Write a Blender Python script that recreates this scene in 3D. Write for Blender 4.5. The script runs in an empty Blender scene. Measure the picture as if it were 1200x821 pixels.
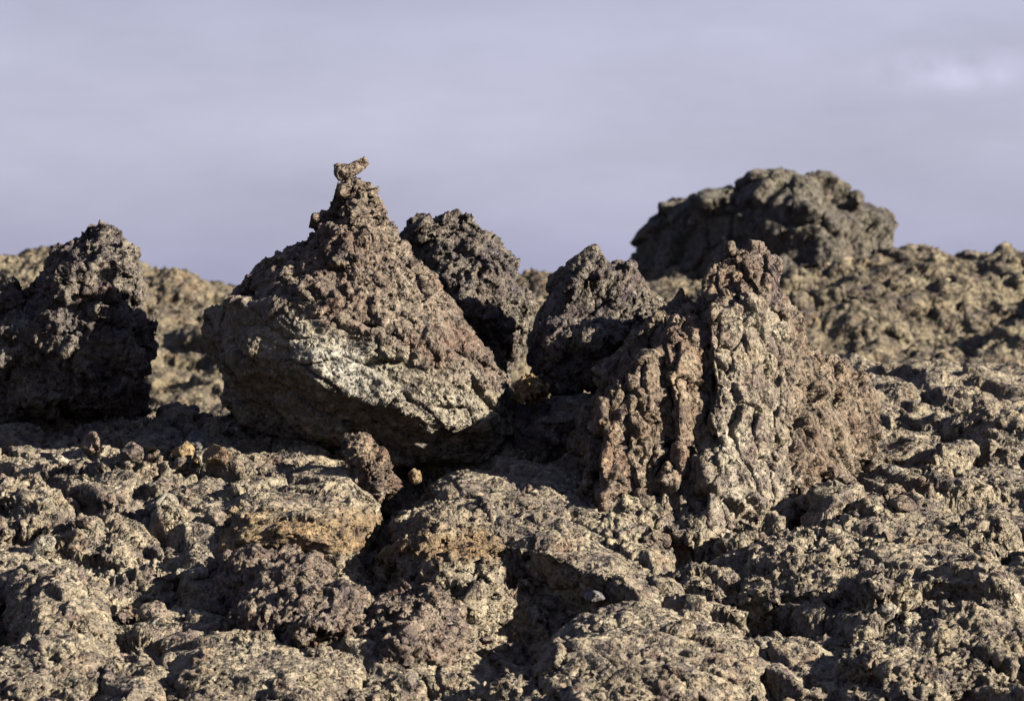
import bpy, bmesh, math, random
import numpy as np
from concurrent.futures import ThreadPoolExecutor
from mathutils import Vector, Matrix
from mathutils.bvhtree import BVHTree

random.seed(7)
scene = bpy.context.scene
COL = scene.collection

# ------------------------------------------------------------------ camera
IMG_W, IMG_H, FPX, HORIZON = 1200.0, 821.0, 3078.0, 340.0
CAM_Z = 1.6
PITCH = math.atan((IMG_H / 2 - HORIZON) / FPX)
cam_data = bpy.data.cameras.new('camera')
cam = bpy.data.objects.new('camera', cam_data)
COL.objects.link(cam)
cam.location = (0, 0, CAM_Z)
cam.rotation_euler = (math.radians(90) - PITCH, 0, 0)
cam_data.sensor_width = 36
cam_data.lens = 36 * FPX / IMG_W
cam_data.clip_end = 6000
cam_data.dof.use_dof = True
cam_data.dof.focus_distance = 11.6
cam_data.dof.aperture_fstop = 3.6
scene.camera = cam

# ------------------------------------------------------------------ sky, sun, exposure
SUN = Vector((0.88, -0.33, 0.37)).normalized()          # towards the sun
sun_el = math.asin(SUN.z)
world = bpy.data.worlds.new('World')
scene.world = world
world.use_nodes = True
nt = world.node_tree
for n in list(nt.nodes):
    nt.nodes.remove(n)


def wnode(t, **kw):
    n = nt.nodes.new(t)
    for k, v in kw.items():
        setattr(n, k, v)
    return n


sky = wnode('ShaderNodeTexSky', sky_type='NISHITA', sun_disc=False)
sky.sun_elevation = sun_el
sky.sun_rotation = math.atan2(SUN.x, SUN.y)
sky.dust_density = 2.0
tc = wnode('ShaderNodeTexCoord')
sep = wnode('ShaderNodeSeparateXYZ')
nt.links.new(tc.outputs['Generated'], sep.inputs[0])
ramp = wnode('ShaderNodeValToRGB')                       # thin overcast, bluer near the horizon and again overhead
ramp.color_ramp.elements[0].position = 0.0
ramp.color_ramp.elements[0].color = (0.385, 0.388, 0.555, 1)
ramp.color_ramp.elements[1].position = 0.055
ramp.color_ramp.elements[1].color = (0.492, 0.490, 0.640, 1)
e = ramp.color_ramp.elements.new(0.16)
e.color = (0.45, 0.455, 0.615, 1)
e = ramp.color_ramp.elements.new(0.5)
e.color = (0.29, 0.365, 0.68, 1)  # unseen upper sky deepened in blue to tint the shadows
nt.links.new(sep.outputs['Z'], ramp.inputs[0])
mp = wnode('ShaderNodeMapping')
mp.inputs['Scale'].default_value = (3.4, 3.4, 11)
mp.inputs['Location'].default_value = (0.35, 0.2, 0.6)
nt.links.new(tc.outputs['Generated'], mp.inputs[0])
nz = wnode('ShaderNodeTexNoise')
nz.inputs['Scale'].default_value = 1.6
nz.inputs['Detail'].default_value = 6
nz.inputs['Roughness'].default_value = 0.58
nt.links.new(mp.outputs[0], nz.inputs['Vector'])
cr = wnode('ShaderNodeMapRange')
cr.inputs['From Min'].default_value = 0.3
cr.inputs['From Max'].default_value = 0.72
cr.inputs['To Min'].default_value = 0.86
cr.inputs['To Max'].default_value = 1.13
nt.links.new(nz.outputs['Fac'], cr.inputs['Value'])
wd = Vector((515, FPX * math.cos(PITCH), 255)).normalized()      # the thin bright cloud right of the big far boulder
dd = wnode('ShaderNodeVectorMath', operation='SUBTRACT')
nt.links.new(tc.outputs['Generated'], dd.inputs[0])
dd.inputs[1].default_value = wd
ds_ = wnode('ShaderNodeVectorMath', operation='MULTIPLY')
nt.links.new(dd.outputs[0], ds_.inputs[0])
ds_.inputs[1].default_value = (24, 24, 85)
dl_ = wnode('ShaderNodeVectorMath', operation='LENGTH')
nt.links.new(ds_.outputs[0], dl_.inputs[0])
wr = wnode('ShaderNodeMapRange', interpolation_type='SMOOTHSTEP')
wr.inputs['From Min'].default_value = 0
wr.inputs['From Max'].default_value = 1
wr.inputs['To Min'].default_value = 1
wr.inputs['To Max'].default_value = 0
nt.links.new(dl_.outputs['Value'], wr.inputs['Value'])
n2 = wnode('ShaderNodeTexNoise')
n2.inputs['Scale'].default_value = 28
n2.inputs['Detail'].default_value = 5
nt.links.new(tc.outputs['Generated'], n2.inputs['Vector'])
wm = wnode('ShaderNodeMath', operation='MULTIPLY')
nt.links.new(wr.outputs[0], wm.inputs[0])
nr = wnode('ShaderNodeMapRange')
nr.inputs['From Min'].default_value = 0.42
nr.inputs['From Max'].default_value = 0.75
nt.links.new(n2.outputs['Fac'], nr.inputs['Value'])
nt.links.new(nr.outputs[0], wm.inputs[1])
wa = wnode('ShaderNodeMath', operation='MULTIPLY_ADD')
nt.links.new(wm.outputs[0], wa.inputs[0])
wa.inputs[1].default_value = 0.9
nt.links.new(cr.outputs[0], wa.inputs[2])
sc_ = wnode('ShaderNodeVectorMath', operation='SCALE')
nt.links.new(ramp.outputs[0], sc_.inputs[0])
nt.links.new(wa.outputs[0], sc_.inputs['Scale'])
sc2 = wnode('ShaderNodeVectorMath', operation='SCALE')
sc2.inputs['Scale'].default_value = 1.80
nt.links.new(sc_.outputs[0], sc2.inputs[0])
mx = wnode('ShaderNodeMix', data_type='RGBA')
mx.inputs['Factor'].default_value = 0.975
nt.links.new(sky.outputs[0], mx.inputs[6])
nt.links.new(sc2.outputs[0], mx.inputs[7])
bg = wnode('ShaderNodeBackground')
bg.inputs['Strength'].default_value = 0.1
nt.links.new(mx.outputs[2], bg.inputs['Color'])
wo = wnode('ShaderNodeOutputWorld')
nt.links.new(bg.outputs[0], wo.inputs['Surface'])

sl = bpy.data.lights.new('sun', 'SUN')
sl.energy = 5.0
sl.angle = math.radians(0.6)
sl.color = (1.0, 0.915, 0.78)
so = bpy.data.objects.new('sun', sl)
COL.objects.link(so)
so.location = SUN * 60
so.rotation_euler = (-SUN).to_track_quat('-Z', 'Y').to_euler()

scene.view_settings.view_transform = 'Standard'
scene.view_settings.look = 'None'
scene.view_settings.exposure = 2.5
scene.view_settings.gamma = 1.0
scene.cycles.max_bounces = 4
scene.cycles.diffuse_bounces = 2

# ------------------------------------------------------------------ pixel -> point at a known distance
CP, SP = math.cos(PITCH), math.sin(PITCH)


def at(px, py, d):
    u, v = px - IMG_W / 2, IMG_H / 2 - py
    x, y, z = u, FPX * CP + v * SP, -FPX * SP + v * CP
    s = d / y
    return Vector((x * s, d, CAM_Z + z * s))


# ------------------------------------------------------------------ noise in numpy (threaded)
POOL = ThreadPoolExecutor(4)
CH = 1 << 15


def par(fn, P, nout):
    n = len(P)
    out = [np.empty(n, np.float32) for _ in range(nout)]

    def run(i):
        r = fn(P[i:i + CH])
        if nout == 1:
            r = (r,)
        for o, a in zip(out, r):
            o[i:i + CH] = a
    list(POOL.map(run, range(0, n, CH)))
    return out[0] if nout == 1 else out


def hash3(ix, iy, iz, seed):
    h = (ix * np.uint32(374761393)) ^ (iy * np.uint32(668265263)) ^ (iz * np.uint32(2147483647 - 58)) ^ np.uint32((seed * 974711 + 12345) & 0xffffffff)
    h = (h ^ (h >> np.uint32(13))) * np.uint32(1274126177)
    h = (h ^ (h >> np.uint32(15))) * np.uint32(2246822519)
    return h ^ (h >> np.uint32(16))


rs = np.random.RandomState(3)
G = rs.normal(size=(64, 3)).astype(np.float32)
G /= np.linalg.norm(G, axis=1)[:, None]
GX, GY, GZ = [np.ascontiguousarray(G[:, k]) for k in range(3)]


def _perlin(P, seed):
    I = np.floor(P)
    f = P - I
    I = I.astype(np.int64).astype(np.uint32)
    w = f * f * f * (f * (f * 6 - 15) + 10)
    r = None
    res = []
    for dx in (0, 1):
        for dy in (0, 1):
            c = []
            for dz in (0, 1):
                h = hash3(I[:, 0] + np.uint32(dx), I[:, 1] + np.uint32(dy), I[:, 2] + np.uint32(dz), seed) & np.uint32(63)
                c.append(GX[h] * (f[:, 0] - dx) + GY[h] * (f[:, 1] - dy) + GZ[h] * (f[:, 2] - dz))
            res.append(c[0] + w[:, 2] * (c[1] - c[0]))
    a = res[0] + w[:, 1] * (res[1] - res[0])
    b = res[2] + w[:, 1] * (res[3] - res[2])
    return 1.6 * (a + w[:, 0] * (b - a))


def perlin(P, seed=0):
    return par(lambda q: _perlin(q, seed), P, 1)


def fbm(P, octs=4, gain=0.5, seed=0, kind='plain'):
    def f(q):
        amp, tot, s = 1.0, 0.0, np.zeros(len(q), np.float32)
        q = q.copy()
        for o in range(octs):
            n = _perlin(q, seed + o * 17)
            if kind == 'ridge':
                n = 1 - 2 * np.abs(n)
            elif kind == 'billow':
                n = 2 * np.abs(n) - 0.6
            s += amp * n
            tot += amp
            amp *= gain
            q = q * 2.03 + 7.1
        return s / tot
    return par(f, P, 1)


def worley(P, seed=0, jit=0.95):
    """F1, F2 and the nearest cell's random value"""
    def f(q):
        I = np.floor(q)
        fr = q - I
        I = I.astype(np.int64).astype(np.uint32)
        n = len(q)
        f1 = np.full(n, 9., np.float32)
        f2 = np.full(n, 9., np.float32)
        rv = np.zeros(n, np.float32)
        for dx in (-1, 0, 1):
            for dy in (-1, 0, 1):
                for dz in (-1, 0, 1):
                    h = hash3(I[:, 0] + np.uint32(dx & 0xffffffff), I[:, 1] + np.uint32(dy & 0xffffffff), I[:, 2] + np.uint32(dz & 0xffffffff), seed)
                    a = (h & np.uint32(1023)).astype(np.float32) / 1023 - 0.5
                    b = ((h >> np.uint32(10)) & np.uint32(1023)).astype(np.float32) / 1023 - 0.5
                    c = ((h >> np.uint32(20)) & np.uint32(1023)).astype(np.float32) / 1023 - 0.5
                    ex = dx + 0.5 + jit * a - fr[:, 0]
                    ey = dy + 0.5 + jit * b - fr[:, 1]
                    ez = dz + 0.5 + jit * c - fr[:, 2]
                    d = ex * ex + ey * ey + ez * ez
                    m = d < f1
                    f2 = np.where(m, f1, np.minimum(f2, d))
                    rv = np.where(m, ((h * np.uint32(2654435761)) >> np.uint32(16)).astype(np.float32) / 65535, rv)
                    f1 = np.where(m, d, f1)
        return np.sqrt(f1), np.sqrt(f2), rv
    return par(f, P, 3)


def shards(P, seed=0, tilt=1.0, jump=1.0, groove=0.25, edge=0.10, jit=0.95):
    """broken facets: every cell gets its own height and its own tilt, with a groove between cells (in cell units)"""
    def f(q):
        I = np.floor(q)
        fr = q - I
        I = I.astype(np.int64).astype(np.uint32)
        n = len(q)
        f1 = np.full(n, 9., np.float32)
        f2 = np.full(n, 9., np.float32)
        hh = np.zeros(n, np.uint32)
        ox = np.zeros(n, np.float32)
        oy = np.zeros(n, np.float32)
        oz = np.zeros(n, np.float32)
        for dx in (-1, 0, 1):
            for dy in (-1, 0, 1):
                for dz in (-1, 0, 1):
                    h = hash3(I[:, 0] + np.uint32(dx & 0xffffffff), I[:, 1] + np.uint32(dy & 0xffffffff), I[:, 2] + np.uint32(dz & 0xffffffff), seed)
                    a = (h & np.uint32(1023)).astype(np.float32) / 1023 - 0.5
                    b = ((h >> np.uint32(10)) & np.uint32(1023)).astype(np.float32) / 1023 - 0.5
                    c = ((h >> np.uint32(20)) & np.uint32(1023)).astype(np.float32) / 1023 - 0.5
                    ex = dx + 0.5 + jit * a - fr[:, 0]
                    ey = dy + 0.5 + jit * b - fr[:, 1]
                    ez = dz + 0.5 + jit * c - fr[:, 2]
                    d = ex * ex + ey * ey + ez * ez
                    m = d < f1
                    f2 = np.where(m, f1, np.minimum(f2, d))
                    f1 = np.where(m, d, f1)
                    hh = np.where(m, h, hh)
                    ox = np.where(m, ex, ox)
                    oy = np.where(m, ey, oy)
                    oz = np.where(m, ez, oz)
        g = ((hh * np.uint32(2654435761)) >> np.uint32(10)) & np.uint32(63)
        rv = ((hh * np.uint32(40503) + np.uint32(977)) >> np.uint32(7) & np.uint32(1023)).astype(np.float32) / 1023 - .5
        k = sstep(0.0, edge, np.sqrt(f2) - np.sqrt(f1)).astype(np.float32)
        return (tilt * (GX[g] * ox + GY[g] * oy + GZ[g] * oz) + jump * rv) * (.4 + .6 * k) - groove * (1 - k)
    return par(f, P.astype(np.float32), 1)


def normals(V, F):
    a = V[F[:, 2]] - V[F[:, 0]]
    b = V[F[:, 3]] - V[F[:, 1]]
    fn = np.cross(a, b)
    N = np.zeros_like(V)
    n = len(V)
    for k in range(3):
        acc = np.zeros(n)
        for c in range(4):
            acc += np.bincount(F[:, c], weights=fn[:, k], minlength=n)
        N[:, k] = acc
    N /= np.maximum(np.linalg.norm(N, axis=1), 1e-12)[:, None]
    return N


def sstep(a, b, x):
    t = np.clip((x - a) / (b - a), 0, 1)
    return t * t * (3 - 2 * t)


def warp(V, scale, amp, seed, octs=2):
    Q = (V / scale).astype(np.float32)
    D = np.stack([fbm(Q + 31.7 * k, octs, 0.5, seed + k) for k in range(3)], 1)
    return V + amp * D


def stretch(V, direction, factor):
    """squeeze coordinates along a direction so that noise runs in streaks along it"""
    d = np.array(direction, np.float32)
    d /= np.linalg.norm(d)
    t = V @ d
    return (V - np.outer(t, d) * (1 - 1 / factor)).astype(np.float32)


def pits(V, size, lo, hi, seed):
    return 1 - sstep(lo, hi, worley((V / size).astype(np.float32), seed)[0])


def rough(V, F, style, seed, k=1.0, grain=None):
    """turns smooth solids into lava: broken facets, sharp crests and gas holes along the normals, coarse to fine"""
    V = V.astype(np.float32)
    if style == 'clinker':
        V = warp(V, 0.26, 0.06 * k, seed, 2)
        N = normals(V, F)
        V = V + N * (shards(V / (0.20 * k), seed + 1, 1.0, .8, .3, .08) * .065 * k)[:, None]
        N = normals(V, F)
        W = warp(V, .07, .03, seed + 2, 1)
        r = fbm(W / (0.12 * k), 4, 0.58, seed + 4, 'ridge')
        V = V + N * (r * .038 * k + shards(W / (0.07 * k), seed + 3, 1.1, .8, .35, .1) * .022 * k)[:, None]
        N = normals(V, F)
        m = sstep(-.2, .3, perlin((V / .16).astype(np.float32), seed + 9))
        V = V + N * (shards(V / (0.030 * k), seed + 6, 1.1, .9, .3) * .010 - pits(V, .055, .12, .40, seed + 5) * .024 * m - pits(V, .028, .12, .42, seed + 7) * .010)[:, None]
        V = warp(V, 0.016, 0.004, seed + 8, 1)
    elif style == 'crust':
        g = grain or (1, 0, -.3)
        V = warp(V, 0.32, 0.05 * k, seed, 2)
        N = normals(V, F)
        S = stretch(V, g, 3.4)
        m = sstep(-.3, .35, perlin((V / 0.22).astype(np.float32), seed + 6))
        V = V + N * (shards(S / .13, seed + 2, .9, .9, .35, .07) * .046 * k)[:, None]
        N = normals(V, F)
        W = stretch(warp(V, .08, .03, seed + 10, 1), g, 3.0)
        n1 = fbm(W / 0.07, 4, 0.6, seed + 1, 'ridge')
        V = V + N * (n1 * 0.021 * k * (.45 + .55 * m))[:, None]
        N = normals(V, F)
        S = stretch(V, g, 2.0)
        V = V + N * ((.3 + .7 * m) * shards(S / .032, seed + 7, 1., .9, .35) * .012 - pits(V, .034, .12, .42, seed + 4) * 0.012 * m)[:, None]
        V = warp(V, 0.016, 0.0035, seed + 8, 1)
    elif style == 'fracture':
        g = grain or (.05, 0, 1)
        V = warp(V, 0.32, 0.045 * k, seed, 2)
        N = normals(V, F)
        for _ in range(2):                               # one even set of directions keeps the plates flat
            acc = np.zeros_like(N)
            for c_ in range(4):
                for k_ in range(3):
                    acc[:, k_] += np.bincount(F[:, c_], weights=N[F].mean(1)[:, k_], minlength=len(V))
            N = acc / np.maximum(np.linalg.norm(acc, axis=1), 1e-9)[:, None]
        C = stretch(warp(V, .18, .045, seed + 12, 2), g, 2.7)
        f1, f2, rv = worley((C / .105).astype(np.float32), seed + 11)
        h = (rv - .5) * .07 * sstep(0, .05, f2 - f1) - .045 * (1 - sstep(.0, .10, f2 - f1))
        h += shards(stretch(V, g, 2.6) / .17, seed + 1, 1.0, .8, .3, .06) * .045
        W = stretch(warp(V, .08, .015, seed + 2, 1), g, 2.4)
        h += shards(W / .05, seed + 4, 1.0, 1., .45, .08) * .016
        V = V + N * (h * k)[:, None]
        N = normals(V, F)
        m = sstep(-.2, .3, perlin((V / .16).astype(np.float32), seed + 9))
        V = V + N * (fbm(stretch(V, g, 3.0) / 0.035, 3, 0.6, seed + 3, 'ridge') * .006 - pits(V, .04, .12, .42, seed + 5) * .006 * m)[:, None]
    return V


# ------------------------------------------------------------------ materials
def tone(c, sat=1.04, val=.85):
    g = .3 * c[0] + .5 * c[1] + .2 * c[2]
    return tuple(val * (g + (x - g) * sat) for x in c)


def mat_rock(name, light, mid, dark, two=None, pale=False, rust=(0.15, 0.075, 0.045), rust_amt=0.25, ochre_amt=0.12, vary=0.5, bump=1.0, scale=1.0):
    light, mid, dark, rust = [tone(q) for q in (light, mid, dark, rust)]
    dark = (dark[0], dark[1], dark[2] * 1.22)            # purple of the shadows put into the dark tone; inner lava is purplish
    if two:
        two = [tone(q) for q in two]
    m = bpy.data.materials.new(name)
    m.use_nodes = True
    t = m.node_tree
    for n in list(t.nodes):
        t.nodes.remove(n)

    def N(tp, **kw):
        n = t.nodes.new(tp)
        for k, v in kw.items():
            setattr(n, k, v)
        return n

    def L(a, b):
        t.links.new(a, b)
    geo = N('ShaderNodeNewGeometry')
    pos = geo.outputs['Position']

    def noise(sc, det, rg, off=0.0):
        mpn = N('ShaderNodeMapping')
        mpn.inputs['Location'].default_value = (off, off * 1.7, -off)
        L(pos, mpn.inputs[0])
        n = N('ShaderNodeTexNoise')
        n.inputs['Scale'].default_value = sc * scale
        n.inputs['Detail'].default_value = det
        n.inputs['Roughness'].default_value = rg
        L(mpn.outputs[0], n.inputs['Vector'])
        return n.outputs['Fac']

    def rng(v, a, b, c=0., d=1.):
        r = N('ShaderNodeMapRange')
        r.inputs['From Min'].default_value = a
        r.inputs['From Max'].default_value = b
        r.inputs['To Min'].default_value = c
        r.inputs['To Max'].default_value = d
        L(v, r.inputs['Value'])
        return r.outputs[0]

    def mix(f, a, b, blend='MIX'):
        n = N('ShaderNodeMix', data_type='RGBA', blend_type=blend)
        if isinstance(f, float):
            n.inputs['Factor'].default_value = f
        else:
            L(f, n.inputs['Factor'])
        for s, x in ((6, a), (7, b)):
            if isinstance(x, tuple):
                n.inputs[s].default_value = (*x, 1)
            else:
                L(x, n.inputs[s])
        return n.outputs[2]
    c = mix(rng(noise(3.0, 5, .62), .36, .64), mid, light)
    c = mix(rng(noise(8.0, 6, .72, 3.1), .47, .63, 0, .9), c, dark)
    c = mix(rng(noise(4.3, 5, .65, 9.4), .55, .70, 0, rust_amt), c, rust)
    c = mix(rng(noise(6.1, 5, .7, 15.2), .60, .70, 0, ochre_amt), c, (.21, .125, .04))
    if two:                                              # a second rock kind by the mesh's own 'zone' value
        c2 = mix(rng(noise(3.0, 5, .62, 41.), .36, .64), two[1], two[0])
        c2 = mix(rng(noise(8.0, 6, .72, 43.), .47, .63, 0, .9), c2, two[2])
        c2 = mix(rng(noise(4.3, 5, .65, 47.), .52, .68, 0, .6), c2, two[3])
        za = N('ShaderNodeAttribute', attribute_name='zone')
        c = mix(za.outputs['Fac'], c2, c)
    if pale:                                             # a bleached patch of the rock's own
        pa = N('ShaderNodeAttribute', attribute_name='pale')
        c = mix(pa.outputs['Fac'], c, (.30, .285, .245))
    # fine mineral mottling, rusty and pale flecks
    c = mix(rng(noise(19., 4, .7, 51.), .56, .68, 0, rust_amt), c, rust)
    c = mix(rng(noise(15., 4, .7, 57.), .60, .70, 0, .55), c, (.235, .217, .18))
    c = mix(rng(noise(34, 4, .7, 21.), .35, .66, 1 - vary, 1.0), (0, 0, 0), c, 'MIX')
    # pale mineral specks
    c = mix(rng(noise(46, 3, .7, 33.), .66, .74, 0, .35), c, (.29, .27, .23))
    b = N('ShaderNodeBsdfPrincipled')
    L(c, b.inputs['Base Color'])
    b.inputs['Roughness'].default_value = 0.92
    b.inputs['Specular IOR Level'].default_value = 0.18
    # broken facets finer than the mesh: each small cell is a plane with its own tilt
    nv = N('ShaderNodeTexNoise')
    nv.inputs['Scale'].default_value = 30 * scale
    nv.inputs['Detail'].default_value = 3
    L(pos, nv.inputs['Vector'])
    wv = N('ShaderNodeVectorMath', operation='MULTIPLY_ADD')
    L(nv.outputs['Color'], wv.inputs[0])
    wv.inputs[1].default_value = (.035 / scale,) * 3
    L(pos, wv.inputs[2])

    def facet(sc, slope):
        v = N('ShaderNodeTexVoronoi')
        v.inputs['Scale'].default_value = sc * scale
        L(wv.outputs[0], v.inputs['Vector'])
        d = N('ShaderNodeVectorMath', operation='SUBTRACT')
        L(wv.outputs[0], d.inputs[0])
        L(v.outputs['Position'], d.inputs[1])
        t2 = N('ShaderNodeVectorMath', operation='SUBTRACT')
        L(v.outputs['Color'], t2.inputs[0])
        t2.inputs[1].default_value = (.5, .5, .5)
        dt = N('ShaderNodeVectorMath', operation='DOT_PRODUCT')
        L(d.outputs[0], dt.inputs[0])
        L(t2.outputs[0], dt.inputs[1])
        mu = N('ShaderNodeMath', operation='MULTIPLY')
        L(dt.outputs['Value'], mu.inputs[0])
        mu.inputs[1].default_value = slope
        return mu.outputs[0], v
    fa, va = facet(30, 2.2)
    fb, vb = facet(85, 2.4)

    def madd(x, k, y):
        n = N('ShaderNodeMath', operation='MULTIPLY_ADD')
        L(x, n.inputs[0])
        n.inputs[1].default_value = k
        if y is None:
            n.inputs[2].default_value = 0
        else:
            L(y, n.inputs[2])
        return n.outputs[0]
    ht = madd(fa, 1.0, fb)
    ht = madd(noise(55, 4, .68, 5.), .022 / scale, ht)
    bp = N('ShaderNodeBump')
    bp.inputs['Strength'].default_value = bump
    bp.inputs['Distance'].default_value = 1.0
    L(ht, bp.inputs['Height'])
    sx = N('ShaderNodeSeparateXYZ')
    L(va.outputs['Color'], sx.inputs[0])
    jt = N('ShaderNodeVectorMath', operation='SCALE')
    L(c, jt.inputs[0])
    L(rng(sx.outputs[1], 0, 1, .80, 1.2), jt.inputs['Scale'])
    L(jt.outputs[0], b.inputs['Base Color'])
    L(bp.outputs[0], b.inputs['Normal'])
    o = N('ShaderNodeOutputMaterial')
    L(b.outputs[0], o.inputs['Surface'])
    return m


TAN, TAN2 = (0.256, 0.219, 0.158), (0.180, 0.151, 0.110)
M = dict(
    ground=mat_rock('lava_ground', TAN, TAN2, (0.081, 0.065, 0.053), rust=(0.128, 0.073, 0.047), rust_amt=.55, ochre_amt=.22),
    crust=mat_rock('grey_crust', (0.276, 0.254, 0.203), (0.190, 0.166, 0.124), (0.094, 0.079, 0.061), rust=(0.143, 0.086, 0.054), rust_amt=.35, ochre_amt=.2),
    clinker=mat_rock('brown_clinker', (0.190, 0.154, 0.118), (0.124, 0.094, 0.074), (0.059, 0.046, 0.041), rust=(0.119, 0.065, 0.049), rust_amt=.6, ochre_amt=.1),
    dark=mat_rock('dark_clinker', (0.160, 0.138, 0.110), (0.094, 0.079, 0.068), (0.050, 0.041, 0.040), rust=(0.091, 0.054, 0.048), rust_amt=.45, ochre_amt=.0),
    streak=mat_rock('streaked_face', (0.265, 0.239, 0.182), (0.185, 0.151, 0.110), (0.091, 0.065, 0.053), rust=(0.124, 0.075, 0.053), rust_amt=.6, ochre_amt=.06),
    brown=mat_rock('brown_slab', (0.209, 0.166, 0.118), (0.143, 0.101, 0.073), (0.066, 0.048, 0.036), rust=(0.132, 0.070, 0.044), rust_amt=.6, ochre_amt=.1),
    ochre=mat_rock('ochre_stone', (.30, .225, .12), (.22, .155, .08), (.125, .085, .052), rust=(.17, .10, .055), rust_amt=.4, ochre_amt=.5),
    pinnacle=mat_rock('pinnacle_lava', (0.235, 0.21, 0.162), (0.172, 0.148, 0.111), (0.094, 0.079, 0.061), ((0.190, 0.154, 0.118), (0.124, 0.094, 0.074), (0.059, 0.046, 0.041), (0.119, 0.065, 0.049)), True, rust=(0.143, 0.086, 0.054), rust_amt=.35, ochre_amt=.2),
    outcrop=mat_rock('outcrop_lava', (0.285, 0.255, 0.20), (0.205, 0.172, 0.128), (0.10, 0.075, 0.058), ((0.19, 0.15, 0.108), (0.13, 0.097, 0.072), (0.06, 0.046, 0.039), (0.12, 0.072, 0.05)), rust=(.15, .095, .06), rust_amt=.4, ochre_amt=.1),
    stained=mat_rock('stained_crust', TAN, TAN2, (.085, .068, .05), ((.225, .16, .085), (.165, .11, .06), (.08, .057, .04), (.18, .10, .045)), rust_amt=.35, ochre_amt=.3),
    grey=mat_rock('grey_stone', (0.180, 0.169, 0.163), (0.124, 0.116, 0.114), (0.066, 0.059, 0.060), rust_amt=.1, ochre_amt=.0),
    far=mat_rock('far_lava', (.185, .156, .105), (.125, .102, .070), (.058, .046, .036), rust_amt=.25, ochre_amt=.3, scale=.45),
    fardark=mat_rock('far_boulder', (.125, .112, .086), (.082, .072, .057), (.05, .044, .037), rust_amt=.2, ochre_amt=.0, scale=.45),
)


# ------------------------------------------------------------------ object helpers
def make_obj(name, V, F, mat, parent=None, origin=None, smooth=True):
    me = bpy.data.meshes.new(name)
    V = np.asarray(V, np.float32)
    if origin is not None:
        V = V - np.array(origin, np.float32)
    k = F.shape[1]
    me.vertices.add(len(V))
    me.vertices.foreach_set('co', V.ravel())
    me.loops.add(F.size)
    me.loops.foreach_set('vertex_index', F.astype(np.int32).ravel())
    me.polygons.add(len(F))
    me.polygons.foreach_set('loop_start', np.arange(0, F.size, k, dtype=np.int32))
    me.update(calc_edges=True)
    if smooth:
        me.polygons.foreach_set('use_smooth', np.ones(len(F), bool))
    me.materials.append(mat)
    o = bpy.data.objects.new(name, me)
    COL.objects.link(o)
    if parent is not None:
        o.parent = parent
    elif origin is not None:
        o.location = origin
    return o


def tag(o, label, cat, group=None):
    o['label'] = label
    o['category'] = cat
    if group:
        o['group'] = group
    return o


def empty(name, loc):
    o = bpy.data.objects.new(name, None)
    o.empty_display_size = 0.1
    COL.objects.link(o)
    o.location = loc
    return o


def hull_union(hulls, voxel):
    """convex chunks fused into one watertight skin of even quads"""
    bm = bmesh.new()
    for pts in hulls:
        vs = [bm.verts.new(p) for p in pts]
        r = bmesh.ops.convex_hull(bm, input=vs)
        dele = [g for g in set(r['geom_interior'] + r['geom_unused']) if isinstance(g, bmesh.types.BMVert) and g.is_valid]
        if dele:
            bmesh.ops.delete(bm, geom=dele, context='VERTS')
    bmesh.ops.recalc_face_normals(bm, faces=bm.faces)
    me = bpy.data.meshes.new('tmp')
    bm.to_mesh(me)
    bm.free()
    ob = bpy.data.objects.new('tmp', me)
    COL.objects.link(ob)
    md = ob.modifiers.new('r', 'REMESH')
    md.mode = 'VOXEL'
    md.voxel_size = voxel
    dg = bpy.context.evaluated_depsgraph_get()
    ev = ob.evaluated_get(dg)
    m2 = ev.to_mesh()
    n = len(m2.vertices)
    V = np.empty(n * 3, np.float32)
    m2.vertices.foreach_get('co', V)
    nl = len(m2.loops)
    L = np.empty(nl, np.int32)
    m2.loops.foreach_get('vertex_index', L)
    F = L.reshape(-1, 4) if nl == 4 * len(m2.polygons) else None
    if F is None:
        q = [tuple(p.vertices) for p in m2.polygons]
        F = np.array([f if len(f) == 4 else (f[0], f[1], f[2], f[2]) for f in q], np.int32)
    V = V.reshape(-1, 3).copy()
    F = F.copy()
    ev.to_mesh_clear()
    bpy.data.objects.remove(ob)
    bpy.data.meshes.remove(me)
    return V, F


def H(d0, *pts):
    """pixel points with a depth offset from a rock's own distance"""
    return [at(p[0], p[1], d0 + p[2]) for p in pts]


def rock(name, hulls, voxel, style, mat, seed, k=1.0, parent=None, origin=None, grain=None, sunk=None):
    V, F = hull_union(hulls, voxel)
    if sunk:                                             # drop the faces deep in the ground
        low = V[:, 2] < base_z(V[:, 0], V[:, 1]) - sunk
        F = F[~low[F].all(1)]
        keep, iv = np.unique(F, return_inverse=True)
        V, F = V[keep], iv.reshape(-1, 4)
    V = rough(V, F, style, seed, k, grain)
    if origin is None:
        i = V[:, 2].min()
        c = V.mean(0)
        origin = (float(c[0]), float(c[1]), float(i))
    return make_obj(name, V, F, mat, parent, origin)


# ------------------------------------------------------------------ the near ground
PL = [(900, 9.15), (821, 9.7), (775, 10.0), (700, 10.5), (620, 11.1), (560, 11.75), (530, 12.1), (500, 12.6), (470, 13.2)]
PR = [(900, 9.15), (821, 9.7), (775, 10.0), (700, 10.6), (640, 11.15), (590, 11.75), (540, 12.6), (500, 13.4), (462, 14.4), (432, 15.7)]


def prof(tab):
    ds = [0.0, 6.0] + [d for _, d in tab]
    zs = [0.0, 0.02] + [at(600, py, d).z for py, d in tab]
    last = zs[-1]
    dl = ds[-1]
    ds += [dl + .5, dl + 1.2, dl + 3.0, dl + 6]
    zs += [last - .06, last - .45, last - .9, last - 1.0]
    return np.array(ds), np.array(zs)


DL, ZL = prof(PL)
DR, ZR = prof(PR)


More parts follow.
